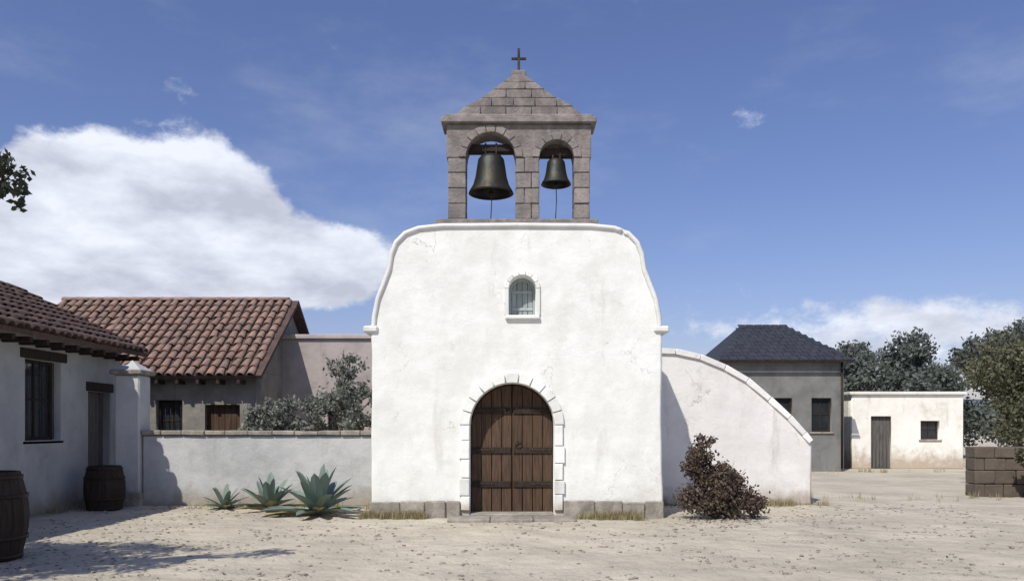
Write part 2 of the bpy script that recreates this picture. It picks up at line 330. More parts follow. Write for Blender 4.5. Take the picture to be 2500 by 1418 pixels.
# grey gravel lane at the right
ed=[(3.7,-16),(4.3,-9.5),(4.9,-7.4),(5.9,-5.2),(7.4,-2.8),(9.6,-.6),(13,1.2),(20,3.0),(34,5)]; ed2=[]
for (x0,y0),(x1,y1) in zip(ed,ed[1:]):
    for k in range(10):
        t=k/10; x=x0+(x1-x0)*t; y=y0+(y1-y0)*t; q=noise.noise(Vector((x*1.3,y*1.3,0)))*.25+noise.noise(Vector((x*5,y*5,3)))*.08; ed2.append((x+q,y-q,.004))
vs=[];fs=[]; nr=60
for (x,y,_) in ed2:
    for k in range(nr+1):
        t=(k/nr)**1.5*40; xx=x+t*.83; yy=y-t*.55; vs.append((xx,yy,ground_h(xx,yy)+.006))
for a in range(len(ed2)-1):
    for k in range(nr): fs.append((a*(nr+1)+k,a*(nr+1)+k+1,(a+1)*(nr+1)+k+1,(a+1)*(nr+1)+k))
me=bpy.data.meshes.new('road'); me.from_pydata(vs,[],fs); me.shade_smooth(); tag(link('road',me,M['road']),kind='structure')
# loose pebbles
ico=bmesh.new(); bmesh.ops.create_icosphere(ico,subdivisions=1,radius=1); iv=np.array([v.co[:] for v in ico.verts]); ifc=np.array([[v.index for v in f.verts] for f in ico.faces]); ico.free()
def scatter_pebbles(n,smin,smax,xr,yr,name,m):
    pos=np.stack([rng.uniform(*xr,n),yr[0]+(yr[1]-yr[0])*rng.uniform(0,1,n)**1.2,np.zeros(n)],1); s=smin+(smax-smin)*rng.uniform(0,1,n)**4
    keep=~((pos[:,1]>-.45)&(pos[:,0]>-2.8)&(pos[:,0]<3)); keep&=pos[:,0]>-8.0; keep&=np.array([noise.noise(Vector((float(a)*.8,float(b)*.8,5)))+random.uniform(-.35,.35)>-.05 for a,b,_ in pos]); pos=pos[keep]; s=s[keep]; n=len(s)
    V=iv[None]*rng.uniform(.7,1.25,(n,12,1))*np.stack([s,s*rng.uniform(.6,1,n),s*.5],1)[:,None]; V=V+pos[:,None]; V[:,:,2]+=(s*.12+np.array([ground_h(float(a),float(b)) for a,b,_ in pos]))[:,None]
    Fc=(ifc[None]+np.arange(n)[:,None,None]*12).reshape(-1,3)
    me=bpy.data.meshes.new(name); me.from_pydata(V.reshape(-1,3).tolist(),[],Fc.tolist()); return tag(link(name,me,M[m]),'small loose pebbles scattered over the beige earth yard','pebbles',kind='stuff')
scatter_pebbles(20000,.004,.04,(-9,9),(-10.5,2.4),'pebbles','pebble')
# hills on the skyline
def hill(name,y,x0,x1,f,m,dep=120):
    nx=120; vs=[];fs=[]; rows=8
    for j in range(rows):
        for i in range(nx+1):
            x=x0+(x1-x0)*i/nx; t=math.sin(j/(rows-1)*math.pi*.5); z=f(x)*t*(.92+.16*noise.noise(Vector((x*.03,j*.6,0)))); vs.append((x,y+dep*j/(rows-1),z-.3))
    for j in range(rows-1):
        for i in range(nx): a=j*(nx+1)+i; fs.append((a,a+1,a+nx+2,a+nx+1))
    me=bpy.data.meshes.new(name); me.from_pydata(vs,[],fs); me.shade_smooth(); tag(link(name,me,M[m]),kind='structure')
hill('hill',330,-600,700,lambda x:17+9*noise.noise(Vector((x*.006,1,0)))+4*noise.noise(Vector((x*.03,5,0)))+ (10*math.exp(-((x-190)/90)**2)),'hill')

# ---------------- the white chapel ----------------
CX=.08
ch=thing('chapel','white plastered chapel with curved gable, arched brown door and dark stone belfry','chapel',(CX,0,0))
W2=2.52
def wob(p,s=.02):
    return (p[0]+noise.noise(Vector((p[0]*1.7,p[1]*1.7,2)))*s,p[1]+(noise.noise(Vector((p[0]*1.7,p[1]*1.7,9)))*s if p[1]>.1 else 0))
gab=[(-W2-.02,0),(W2+.02,0),(W2,1.2),(W2-.01,2.4),(W2,3.25)]
cur=[(2.50,3.55),(2.44,3.85),(2.34,4.10),(2.24,4.36),(2.20,4.62),(2.12,4.82),(1.96,4.98),(1.72,5.07),(1.3,5.11)]
gab+=cur+[(-x,z) for x,z in reversed(cur)]+[(-W2,3.25),(-W2+.01,2.4),(-W2,1.2)]
def dens(lp,step=.16):
    o=[]
    for a,b in zip(lp,lp[1:]+lp[:1]):
        n=max(1,int(math.dist(a,b)/step)); o+=[(a[0]+(b[0]-a[0])*k/n,a[1]+(b[1]-a[1])*k/n) for k in range(n)]
    return [wob(p) for p in o]
DW=1.46; DH=2.28; DZ=.07; DX=-.08
hole=arch(DX,DZ-.04,DW,DZ+DH-DW/2)
WX=.1; whole=arch(WX,3.52,.46,3.98)
fa=outline('facade',[dens(gab),hole,whole],.6,.035,'whitewash',ch,loc=(0,.3,0))
# nave behind the front
box('nave_wall',(-2.25,.602,0),(-1.95,9,3.7),'whitewash',ch,.02); box('nave_wall',(1.95,.602,0),(2.25,9,3.7),'whitewash',ch,.02); box('nave_wall',(-1.948,8.7,0),(1.948,9,3.7),'whitewash',ch,.02)
slab('roof',[(-2.45,.61,3.72),(0,.61,4.5),(0,9.1,4.5),(-2.45,9.1,3.72)][::-1],-.1,'tile_old',ch); slab('roof',[(2.45,.61,3.72),(2.45,9.1,3.72),(0,9.1,4.5),(0,.61,4.5)][::-1],-.1,'tile_old',ch)
box('nave_floor',(-1.94,.61,.02),(1.94,8.69,.1),'plinth_stone',ch,0)
# moulding that follows the top of the gable, and a thin string course under the belfry
top=[(W2,3.28)]+cur; top=top+[(0,5.12)]; 
mould=[(x,-.02,z+.0) for x,z in top]+[(-x,-.02,z) for x,z in reversed(top[:-1])]
pts=[]
for a,b in zip(mould,mould[1:]):
    for k in range(4): pts.append(tuple(Vector(a).lerp(Vector(b),k/4)))
pts.append(mould[-1]); tube('moulding',[(p[0]*.985,-.005,p[2]-.045) for p in pts],.045,'whitewash',ch,8)
# plaster shoulder caps
for s in (-1,1): 
    box('shoulder_cap',(s*W2-.14,-.05,3.22),(s*W2+.12,.65,3.34),'whitewash',ch,.03,.006)
# stone plinth, laid stone by stone
def plinth(x0,x1):
    x=x0
    while x<x1-.15:
        wd=min(random.uniform(.3,.55),x1-x)
        if x1-(x+wd)<.2: wd=x1-x
        box('plinth_stone',(x+.006,-.075+random.uniform(-.012,.012),-.02),(x+wd-.006,.0-.003,.30+random.uniform(-.02,.02)),'plinth_stone',ch,.018,.006); x+=wd
plinth(-W2-.03,DX-DW/2-.16); plinth(DX+DW/2+.16,W2+.03)
# jambs and arch stones round the door
for s in (-1,1):
    z=.14; k=0
    while z<DZ+DH-DW/2-.05:
        h=random.uniform(.24,.34)
        if DZ+DH-DW/2-(z+h)<.16: h=DZ+DH-DW/2-z
        ww=.15+(.035 if k%2 else 0); xa=DX+s*DW/2
        box('jamb_stone',(min(xa+s*.004,xa+s*ww),-.05,z+.005),(max(xa+s*.004,xa+s*ww),-.002,z+h-.005),'whitewash',ch,.012,.003); z+=h; k+=1
nv=11
def voussoirs(cx,zs,r0,r1,n,y0,y1,m,parent,name='arch_stone'):
    for k in range(n):
        a0=math.pi*k/n+.012; a1=math.pi*(k+1)/n-.012; lp=[(cx+r*math.cos(a),zs+r*math.sin(a)) for r,a in ((r0,a0),(r1,a0),(r1,(a0+a1)/2),(r1,a1),(r0,a1),(r0,(a0+a1)/2))]
        outline(name,[lp],abs(y1-y0),.008,m,parent,loc=(0,(y0+y1)/2,0))
voussoirs(DX,DZ+DH-DW/2,DW/2+.004,DW/2+.17,nv,-.05,-.002,'whitewash',ch)
# door leaves deep in the reveal
lw=DW/2-.02
for s in (-1,1):
    x0,x1=(DX-DW/2+.012,DX-.006) if s<0 else (DX+.006,DX+DW/2-.012); zs=DH-DW/2
    def top_(x): return DZ+zs+math.sqrt(max(0,(DW/2-.012)**2-(x-DX)**2))
    xs=[x0+(x1-x0)*k/10 for k in range(11)]; lp=[(x0,DZ-.02),(x1,DZ-.02)]+[(x,top_(x)) for x in reversed(xs)]
    lf=outline('door',[lp],.05,.004,'wood',ch,loc=(0,.38,0))
    for k in range(4):
        a=x0+(x1-x0)*k/4+.006; b=x0+(x1-x0)*(k+1)/4-.006; p=outline('plank',[[(a,DZ),(b,DZ),(b,top_(b)-.02),((a+b)/2,top_((a+b)/2)-.02),(a,top_(a)-.02)]],.03,.006,'wood',lf); p.location=(0,-.042,0)
    for z in (.45,1.05,1.75):
        box('rail',(x0+.02,-.085,DZ+z),(x1-.02,-.055,DZ+z+.11),'wood_dark',lf,.006)
        box('hinge_strap',(x0+.02,-.095,DZ+z+.04) if s<0 else (x1-.4,-.095,DZ+z+.04),(x0+.4,-.086,DZ+z+.075) if s<0 else (x1-.02,-.086,DZ+z+.075),'iron',lf,.002)
    st=lathe_mesh('stud',[(.0001,-.012),(.012,-.006),(.016,0)],10); st.transform(Matrix.Rotation(R(-90),4,'X').inverted()@Matrix.Identity(4)); st.materials.append(M['iron'])
    for z in (.5,1.1,1.8):
        for k in range(4): link('stud',st,None,lf,loc=(x0+(x1-x0)*(k+.5)/4,-.087,DZ+z+.03))
ring=[(DX+.12+.06*math.cos(a),.29,DZ+1.2+.06*math.sin(a)) for a in [2*math.pi*k/16 for k in range(17)]]; tube('door_ring',ring,.008,'iron',ch,6)
# steps
for a,b,z in ((1.12,.62,.0),):
    pass
for k in range(3): 
    x0=DX-1.08+k*.72; box('step',(x0+.005,-.62,-.02),(x0+.715,-.08,.065+random.uniform(-.004,.004)),'plinth_stone',ch,.018,.006)
box('threshold',(DX-DW/2+.01,-.07,.0),(DX+DW/2-.01,.55,.09),'plinth_stone',ch,.012)
# little window above the door
wf=outline('window',[arch(0,0,.46,.46),arch(0,.05,.38,.44)],.06,.006,'shutter',ch,loc=(WX,.3,3.52))
for k in range(4):
    xa_=-.19+.095*k+.003; xb_=xa_+.089; tp=lambda x:.44+math.sqrt(max(0,.19**2-x*x)); p=outline('plank',[[(xa_,.045),(xb_,.045),(xb_,tp(xb_)+.005),((xa_+xb_)/2,tp((xa_+xb_)/2)+.005),(xa_,tp(xa_)+.005)]],.025,.005,'shutter',wf); p.location=(0,.005,0)
for z in (.12,.42): box('rail',(-.185,-.025,z),(.185,-.009,z+.05),'shutter',wf,.004)
box('sill',(WX-.30,-.07,3.45),(WX+.30,.1,3.517),'whitewash',ch,.015)
voussoirs(WX,3.98,.235,.31,7,-.035,-.002,'whitewash',ch,'arch_stone')
for s in (-1,1): box('jamb_stone',(WX+s*.235-(0 if s>0 else .075),-.035,3.52),(WX+s*.235+(.075 if s>0 else 0),-.002,3.975),'whitewash',ch,.01)
# ---- belfry ----
bf=link('belfry',box_mesh('belfry',(-1.42,.02,5.06),(1.42,.60,5.20),.02),M['stone'],ch)
P=[(-1.20,-.88),(-.02,.40),(1.0,1.28)]     # three piers
OP=[(-.88,-.02),(.40,1.0)]
ZS=6.28
for a,b in P:
    z=5.205; k=0
    while z<ZS-.02:
        h=min(.27,ZS-z)
        if k%2 and b-a>.35: cuts=[a,(a+b)/2-.05,b]
        elif b-a>.35: cuts=[a,(a+b)/2+.07,b]
        else: cuts=[a,b]
        for c0,c1 in zip(cuts,cuts[1:]): box('stone',(c0+.004,.08+random.uniform(-.008,.008),z+.004),(c1-.004,.54,z+h-.004),'stone',bf,.014,.005)
        z+=h; k+=1
holes=[arch((a+b)/2,ZS-.5,b-a,ZS) for a,b in OP]
body=[(-1.22,ZS+.002)]
for (a,b) in OP:
    c=(a+b)/2; r=(b-a)/2
    body+= [(c-r*math.cos(t),ZS+.002+r*math.sin(t)) for t in [math.pi*i/14 for i in range(15)]]
body+=[(1.30,ZS+.002),(1.30,6.86),(-1.22,6.86)]
outline('arch_wall',[body],.44,.012,'stone',bf,loc=(0,.31,0))
for a,b in OP: voussoirs((a+b)/2,ZS+.004,(b-a)/2+.003,(b-a)/2+.13,7 if b-a<.7 else 9,.06,.085,'stone',bf)
box('cornice',(-1.31,.0,6.865),(1.39,.62,6.97),'stone',bf,.015,.004); box('cornice',(-1.25,.05,6.973),(1.33,.57,7.03),'stone',bf,.012,.004)
pw=[(7.034,1.12),(7.12,1.08),(7.2,.93),(7.30,.72),(7.42,.54),(7.54,.38),(7.66,.22),(7.745,.10)]
def hw(z): return float(np.interp(z,[a for a,_ in pw],[b for _,b in pw]))
zc=[7.034,7.19,7.34,7.49,7.62,7.745]
for q,(za,zb) in enumerate(zip(zc,zc[1:])):
    wa=hw(za); n=max(1,round(2*wa/.42)); ed_=[-wa+2*wa*(k+(.25 if q%2 and 0<k<n else 0))/n for k in range(n+1)]
    for k in range(n):
        a,b=ed_[k],ed_[k+1]; ta=max(a,-hw(zb)) if k==0 else a; tb=min(b,hw(zb)) if k==n-1 else b
        if k==0 and ta>b-.03: ta=b-.03
        if k==n-1 and tb<a+.03: tb=a+.03
        outline('stone',[[(a+.04+.004,za+.004),(b+.04-.004,za+.004),(tb+.04-.004,zb-.004),(ta+.04+.004,zb-.004)]],.36+random.uniform(-.015,.015),.01,'stone',bf,loc=(0,.31,0))
box('finial_base',(-.09,.2,7.745),(.17,.42,7.86),'stone',bf,.015)
box('cross',(.018,.29,7.862),(.062,.33,8.28),'iron',bf,.004); box('cross_arm',(-.09,.294,8.08),(.17,.326,8.12),'iron',bf,.004)
bell_prof=[(.001,.0),(.12,.0),(.2,-.03),(.25,-.09),(.27,-.2),(.30,-.38),(.345,-.52),(.41,-.62),(.43,-.66),(.40,-.67),(.36,-.63),(.29,-.5),(.24,-.2),(.001,-.08)]
for (a,b),sc in zip(OP,(.93,.62)):
    c=(a+b)/2; zt=ZS+(.12 if sc>.8 else .05)
    bl=link('bell',lathe_mesh('bell',[(r*sc,z*sc*1.12) for r,z in bell_prof],28),M['bronze'],bf,loc=(c,.31,zt))
    tube('clapper',[(0,0,-.12*sc),(0,0,-.7*sc)],[.012,.012],'iron',bl,6); 
    k=lathe_mesh('clapper_ball',[(.0001,-.045),(.035,-.03),(.045,0),(.035,.03),(.0001,.045)],12); link('clapper_ball',k,M['iron'],bl,loc=(0,0,-.74*sc))
    tube('rope',[(c,.31,zt-.78*sc),(c+.01,.33,5.6),(c-.01,.36,5.22)],.009,'wood_grey',bf,5)
    box('headstock',(a+.01,.22,zt+.02),(b-.01,.40,zt+.16),'wood_dark',bf,.02)
    for s in (-1,1): box('bell_strap',(c+s*.1*sc-.015,.205,zt-.03),(c+s*.1*sc+.015,.415,zt+.175),'iron',bf,.003)

# ---------------- side wall that slopes down from the chapel ----------------
wg=thing('sloping_wall','white plastered wall sloping down to the right from the chapel side','wall',(0,2.5,0))
lp=[(2.36,0),(6.05,0),(6.05,1.25),(5.9,1.42),(5.6,1.75),(5.2,2.12),(4.75,2.5),(4.3,2.76),(3.8,2.97),(3.3,3.08),(2.36,3.12)]
outline('wall',[[ (x,z) for x,z in lp]],.5,.05,'wing_white',wg)
cp=[(6.03,1.30),(5.9,1.46),(5.6,1.79),(5.2,2.16),(4.75,2.54),(4.3,2.80),(3.8,3.01),(3.3,3.12),(2.4,3.16)]
for (xa,za),(xb,zb) in zip(cp,cp[1:]):
    v=Vector((xb-xa,0,zb-za)); n=Vector((-v.z,0,v.x)).normalized(); n=-n if n.z<0 else n; A=Vector((xa,0,za))+v*.012; B=Vector((xb,0,zb))-v*.012
    cs=[A-n*.075,B-n*.075,B+n*.04,A+n*.04]
    outline('coping',[[(c.x,c.z) for c in cs]],.6,.012,'wing_white',wg)
# shrub with brown leaves by the chapel corner
tree('shrub','dark brown leafy shrub growing at the right corner of the chapel','x' and (3.5,-.15,0),1.75,.62,'leaf_brown',9500,.036,cat='shrub',trunk_h=.10,tr=.05,gap=.26,
     clumps=[(-.3,0,.4,.3),(.0,.05,.42,.36),(.36,0,.32,.3),(-.24,0,.75,.28),(.1,-.05,.78,.26),(-.28,.05,1.08,.22),(-.2,.0,1.35,.14),(.66,0,.22,.22),(.35,.1,.62,.2),(-.45,-.1,.95,.14)])
sh=[o for o in bpy.data.objects if o.get('category')=='shrub'][0]; tw=[]
for k in range(34):
    a=random.uniform(0,6.28); e=random.uniform(.5,1.35); l_=random.uniform(.5,1.1); q=Vector((math.cos(a)*math.cos(e),math.sin(a)*math.cos(e)*.7,math.sin(e)))*l_+Vector((0,0,.02)); tw.append(tube_data([(0,0,0),tuple(q*.5+Vector((random.uniform(-.06,.06),0,0))),tuple(q)],[.012,.007,.002],5))
V,Fc=merge(tw); me=bpy.data.meshes.new('twigs'); me.from_pydata(V,[],Fc); link('twigs',me,M['bark'],sh)

# ---------------- left: tiled house at the back ----------------
hA=thing('house','brown rendered house with long terracotta roof behind the garden wall','house',(0,6,0))
xa,xb=-12.6,-6.35
ops=[rect(-9.9,1.15,-9.1,2.3),rect(-7.65,.0,-6.75,2.15),rect(-8.85,1.2,-8.2,2.25)]
outline('wall',[rect(xa,0,xb,2.98)]+ops,.34,.015,'render_brown',hA,loc=(0,.17,0))
box('wall',(xb-.3,.345,0),(xb,6,2.98),'render_brown',hA); box('wall',(xa,.345,0),(xa+.3,6,2.98),'render_brown',hA); box('wall',(xa+.305,5.7,0),(xb-.305,6,2.98),'render_brown',hA)
outline('gable',[[(0,2.985),(6.0,2.985),(3.0,4.95)]],.28,.01,'render_brown',hA,axis='x',loc=(xb-.14,0,0))
outline('gable',[[(0,2.985),(6.0,2.985),(3.0,4.95)]],.28,.01,'render_brown',hA,axis='x',loc=(xa+.14,0,0))
window(hA,-9.5,.2,1.15,.8,1.15); window(hA,-8.525,.2,1.2,.65,1.05); door(hA,-7.2,.22,0,.9,2.15,'wood')
ex=xa-.25; ln=xb-xa+.5; rise=math.atan2(2.05,3.0); cu_=math.cos(rise); su=math.sin(rise); y0=-.45; z0=2.98-.45*math.tan(rise)+.16; sl=(3.0+.45)/cu_
ry=3.0; rz=z0+(ry-y0)*math.tan(rise)
slab('roof',[(ex,y0,z0),(ex+ln,y0,z0),(ex+ln,ry,rz),(ex,ry,rz)],.09,'tile_old',hA)
slab('roof',[(ex,ry,rz),(ex+ln,ry,rz),(ex+ln,2*ry-y0,z0),(ex,2*ry-y0,z0)],.09,'tile_old',hA)
tiled_slope(hA,(ex,y0,z0+.005),(1,0,0),(0,cu_,su),ln,sl,'tile',pitch_w=.245,row=.375,skip=lambda i,j:i<2 and j<5)
for k in range(int(ln/.4)): 
    rt=link('ridge_tile',bpy.data.meshes.get('ridge_tile') or half_tile('ridge_tile',.46,.14,.125,.016),M['tile'],hA,loc=(ex+.02+k*.4,ry,rz-.01)); rt.rotation_euler=(0,R(-2),R(-90)) 
for k in range(13): box('rafter',(ex+.15+k*.5,y0+.02,z0-.20),(ex+.23+k*.5,-.005,z0-.10),'wood_dark',hA,.004)

an=thing('house','flat roofed weathered annex between the tiled house and the chapel','house',(-4.2,8.2,0))
outline('wall',[rect(-2.2,0,2.0,4.0),rect(-.9,1.5,-.3,2.5)],.3,.02,'annex',an,loc=(0,.15,0)); window(an,-.6,.16,1.5,.6,1.0,bars=False)
box('wall',(-2.2,.31,0),(-1.9,5,4.0),'annex',an); box('wall',(1.7,.31,0),(2.0,5,4.0),'annex',an); box('wall',(-1.895,4.7,0),(1.695,5,4.0),'annex',an); box('roof',(-2.3,-.08,4.003),(2.1,5.1,4.13),'annex',an,.02)
# ---------------- left: near house seen along its shaded side ----------------
hB=thing('house','pale old plastered house in shade at the left edge with dark tiled eave','house',(-8.4,0,0))
# wall in the plane x=0 of the thing, y from -9 to 3.4 ; outline drawn as (y,z)
yB0,yB1=-9.0,3.3
ops=[rect(-.05,1.35,1.05,2.78),rect(2.0,.12,2.85,2.3),rect(-3.6,1.1,-2.6,2.4)]
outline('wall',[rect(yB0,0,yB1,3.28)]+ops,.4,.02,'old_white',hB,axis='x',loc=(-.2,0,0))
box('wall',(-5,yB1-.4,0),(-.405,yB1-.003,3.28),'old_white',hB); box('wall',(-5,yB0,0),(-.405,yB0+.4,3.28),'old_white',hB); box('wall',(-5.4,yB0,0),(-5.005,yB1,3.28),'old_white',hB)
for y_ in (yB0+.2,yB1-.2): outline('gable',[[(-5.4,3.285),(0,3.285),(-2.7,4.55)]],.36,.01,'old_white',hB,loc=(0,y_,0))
window(hB,-.2,.5,1.35,1.1,1.43,'x'); window(hB,-.2,-3.1,1.1,1.0,1.3,'x')
dB=door(hB,-.2,2.425,.12,.85,2.18,'wood_grey','x'); box('step',(-.02,1.9,0),(.4,2.95,.13),'plinth_stone',hB,.02,.006)
box('lintel',(-.03,1.9,2.302),(.03,2.95,2.48),'wood_dark',hB,.01); box('lintel',(-.03,-.2,2.782),(.03,1.2,2.95),'wood_dark',hB,.01)
rB=math.atan2(1.32,2.7); cB,sB=math.cos(rB),math.sin(rB); ov=.5; zE=3.3-ov*math.tan(rB)+.12; zR=zE+(2.7+ov)*math.tan(rB)
slab('roof',[(ov,yB0-.2,zE),(ov,yB1+.25,zE),(-2.7,yB1+.25,zR),(-2.7,yB0-.2,zR)],.09,'tile_old',hB)
slab('roof',[(-2.7,yB0-.2,zR),(-2.7,yB1+.25,zR),(-5.9,yB1+.25,zE),(-5.9,yB0-.2,zE)],.09,'tile_old',hB)
tiled_slope(hB,(ov,-4.0,zE+.005),(0,1,0),(-cB,0,sB),yB1+.25+4.0,(2.7+ov)/cB,'tile_old')
for k in range(26): box('rafter',(.005,yB0+.3+k*.47,zE-.19),(ov-.02,yB0+.39+k*.47,zE-.10),'wood_dark',hB,.004)

# ---------------- garden wall, gate pillar, garden ----------------
gw=thing('garden_wall','low pale grey garden wall between the gate pillar and the chapel','wall',(0,2.2,0))
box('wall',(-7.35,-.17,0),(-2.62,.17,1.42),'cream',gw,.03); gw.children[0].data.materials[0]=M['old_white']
x=-7.35
while x<-2.7:
    wd=min(random.uniform(.38,.5),-2.6-x); box('coping_stone',(x+.005,-.23,1.424),(x+wd-.005,.23,1.51+random.uniform(-.01,.01)),'plinth_stone',gw,.015,.006); x+=wd
gp=thing('gate_pillar','tall pale plastered gate pillar at the left end of the garden wall','pillar',(-7.62,2.2,0))
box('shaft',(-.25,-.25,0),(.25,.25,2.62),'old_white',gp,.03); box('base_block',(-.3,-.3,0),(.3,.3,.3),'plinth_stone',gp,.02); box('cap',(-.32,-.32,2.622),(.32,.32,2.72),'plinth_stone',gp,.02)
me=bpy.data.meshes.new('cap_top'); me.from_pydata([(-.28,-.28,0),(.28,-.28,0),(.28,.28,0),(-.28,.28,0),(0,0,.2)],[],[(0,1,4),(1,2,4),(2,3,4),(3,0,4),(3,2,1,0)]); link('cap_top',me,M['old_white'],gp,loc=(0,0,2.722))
tree('tree','small grey green tree standing between the tiled house and the chapel',(-4.0,5.4,0),3.3,.95,'leaf_grey',6000,.05)
tree('shrub','rounded grey green shrub behind the garden wall near the chapel',(-5.3,4.4,0),2.25,1.0,'leaf_grey',8000,.05,cat='shrub',trunk_h=.2)
# agaves by the chapel's left foot
def agave(label,loc,s,n=26):
    t=thing('agave',label,'agave',loc,'agaves along the foot of the garden wall')
    for k in range(n):
        a=k*2.399+random.gauss(0,.2)+loc[0]; el=R(8+70*(k/n)+random.gauss(0,6)); ln_=s*random.uniform(.8,1.05); wv=.085*s/.6; vs=[];fs=[]
        d=Vector((math.cos(a),math.sin(a),0)); sd_=Vector((-d.y,d.x,0)); m_=7
        for q in range(m_):
            u=q/(m_-1); ww=wv*(1-u)**.6*(.75+.6*u) if u<1 else .002; c=d*(ln_*u*math.cos(el))+Vector((0,0,ln_*(u*math.sin(el)-.18*u*u)))+Vector((0,0,.02)); 
            vs+= [tuple(c-sd_*ww+Vector((0,0,ww*.45))),tuple(c-Vector((0,0,.012*(1-u)))),tuple(c+sd_*ww+Vector((0,0,ww*.45))),tuple(c+Vector((0,0,.018*(1-u))))]
        for q in range(m_-1):
            for e in range(4): fs.append((q*4+e,q*4+(e+1)%4,q*4+4+(e+1)%4,q*4+4+e))
        me=bpy.data.meshes.new('leaf'); me.from_pydata(vs,[],fs); link('leaf',me,M['straw' if (k<5 and random.random()<.6) else 'agave'],t)
agave('large agave nearest the left corner of the chapel',(-3.45,.35,0),1.1,30); agave('middle sized agave, second from the chapel along the garden wall',(-4.55,1.15,0),.9,22); agave('smaller agave farthest from the chapel',(-5.5,1.45,0),.6,17)
# dark barrel at the left edge
def barrel(label,loc,s):
    t=thing('barrel',label,'barrel',loc); ns=18; H=1.0*s
    for k in range(ns):
        a0=2*math.pi*k/ns+.008; a1=2*math.pi*(k+1)/ns-.008; vs=[];fs=[]; m_=9
        for q in range(m_):
            z=H*q/(m_-1); r=s*(.34+.09*math.sin(math.pi*q/(m_-1)))
            for rr,a in ((r,a0),(r,a1),(r-.03,a1),(r-.03,a0)): vs.append((rr*math.cos(a),rr*math.sin(a),z))
        for q in range(m_-1):
            for e in range(4): fs.append((q*4+e,q*4+(e+1)%4,q*4+4+(e+1)%4,q*4+4+e))
        fs+=[(3,2,1,0),tuple((m_-1)*4+e for e in range(4))]
        me=bpy.data.meshes.new('stave'); me.from_pydata(vs,[],fs); link('stave',me,M['wood_dark'],t)
    for z in (.06,.27,.73,.94):
        r=s*(.34+.09*math.sin(math.pi*z))+.004; me=lathe_mesh('hoop',[(r,H*z-.022),(r+.007,H*z-.022),(r+.007,H*z+.022),(r,H*z+.022)],36); link('hoop',me,M['iron'],t)
    link('lid',lathe_mesh('lid',[(.001,H-.05),(.335*s,H-.05),(.335*s,H-.08)],24,False),M['wood_dark'],t)
barrel('near black wooden barrel standing at the left edge of the yard',(-6.25,-4.35,0),1.06)
barrel('grey old wooden barrel by the shaded house wall next to its door',(-7.75,1.35,0),.85)
# tree outside the left edge whose branch tip reaches in and whose shadow lies on the yard
tree('tree','leafy tree at the left edge shading the yard, only a branch tip in view',(-7.2,-7.2,0),5.0,2.2,'leaf_dark',26000,.04,trunk_h=.45,tr=.16,gap=.14,
     clumps=[(.3,.2,3.2,.9),(-.6,.5,3.6,.9),(.9,.5,3.7,.75),(1.3,-.2,3.35,.55),(.2,-.8,3.9,.9),(-.9,-.5,4.2,.9),(2.72,.45,3.78,.27),(2.45,.4,3.85,.27),(0,.2,4.4,.9),(1.7,.25,3.5,.4)])

# ---------------- right side ----------------
hC=thing('house','grey house with dark slate roof behind the sloping white wall','house',(9.6,14.5,0))
outline('wall',[rect(-2.2,0,2.2,3.9),rect(-.35,1.4,.35,2.6),rect(1.05,1.4,1.75,2.6)],.3,.015,'render_grey',hC,loc=(0,.15,0))
box('wall',(-2.2,.31,0),(-1.9,5,3.9),'render_grey',hC); box('wall',(1.9,.31,0),(2.2,5,3.9),'render_grey',hC); box('wall',(-1.895,4.7,0),(1.895,5,3.9),'render_grey',hC)
window(hC,0,.15,1.4,.7,1.2,bars=False); window(hC,1.4,.15,1.4,.7,1.2,bars=False)
zE=3.92; zR=5.5
def tri(name,pts,m,par):
    me=bpy.data.meshes.new(name); me.from_pydata(pts,[],[tuple(range(len(pts)))]); return link(name,me,M[m],par)
x0,x1,yy0,yy1=-2.25,2.38,-.28,5.25
me=bpy.data.meshes.new('roof'); me.from_pydata([(x0,yy0,zE),(x1,yy0,zE),(x1,yy1,zE),(x0,yy1,zE),(x0+1.5,2.5,zR),(x1-1.5,2.5,zR)],[],[(0,1,5,4),(1,2,5),(2,3,4,5),(3,0,4),(3,2,1,0)]); link('roof',me,M['slate'],hC)
ang=math.atan2(zR-zE,2.5-yy0); sm=box_mesh('slate',(-.145,0,0),(.145,.34,.012),0); sm.materials.append(M['slate']); rows=10; rl=(2.5-yy0)/math.cos(ang)/rows
for j in range(rows):
    t=j/rows; a=x0+1.5*t; b=x1-1.5*t; n=int((b-a)/.3)
    for i in range(n):
        o=link('slate',sm,None,hC,loc=(a+(b-a)*(i+.5)/n,yy0+(2.5-yy0)*t-.01,zE+(zR-zE)*t+.012)); o.rotation_euler=(ang-R(1.2)+random.uniform(-.006,.006),0,random.uniform(-.015,.015))
box('gutter',(x0,yy0-.1,zE-.07),(x1,yy0-.005,zE),'iron',hC,.02)
tube('downpipe',[(2.1,-.06,3.86),(2.1,-.06,.1)],.04,'iron',hC,8)
hD=thing('outbuilding','small flat roofed cream outbuilding standing among the trees','outbuilding',(14.9,16.2,0))
outline('wall',[rect(-2.1,0,2.1,2.78),rect(-1.4,0,-.6,2.0),rect(.5,1.1,1.2,1.8)],.3,.02,'cream',hD,loc=(0,.15,0))
box('wall',(-2.1,.31,0),(-1.8,4,2.78),'cream',hD); box('wall',(1.8,.31,0),(2.1,4,2.78),'cream',hD); box('wall',(-1.795,3.7,0),(1.795,4,2.78),'cream',hD)
box('roof',(-2.2,-.1,2.783),(2.2,4.1,2.9),'cream',hD,.02); ol=door(hD,-1.0,.17,0,.8,2.0,'wood_grey'); window(hD,.85,.16,1.1,.7,.7,bars=False)
lw=thing('low_wall','low brown adobe wall at the right edge below the olive tree','wall',(0,4.3,0))
x=10.4; 
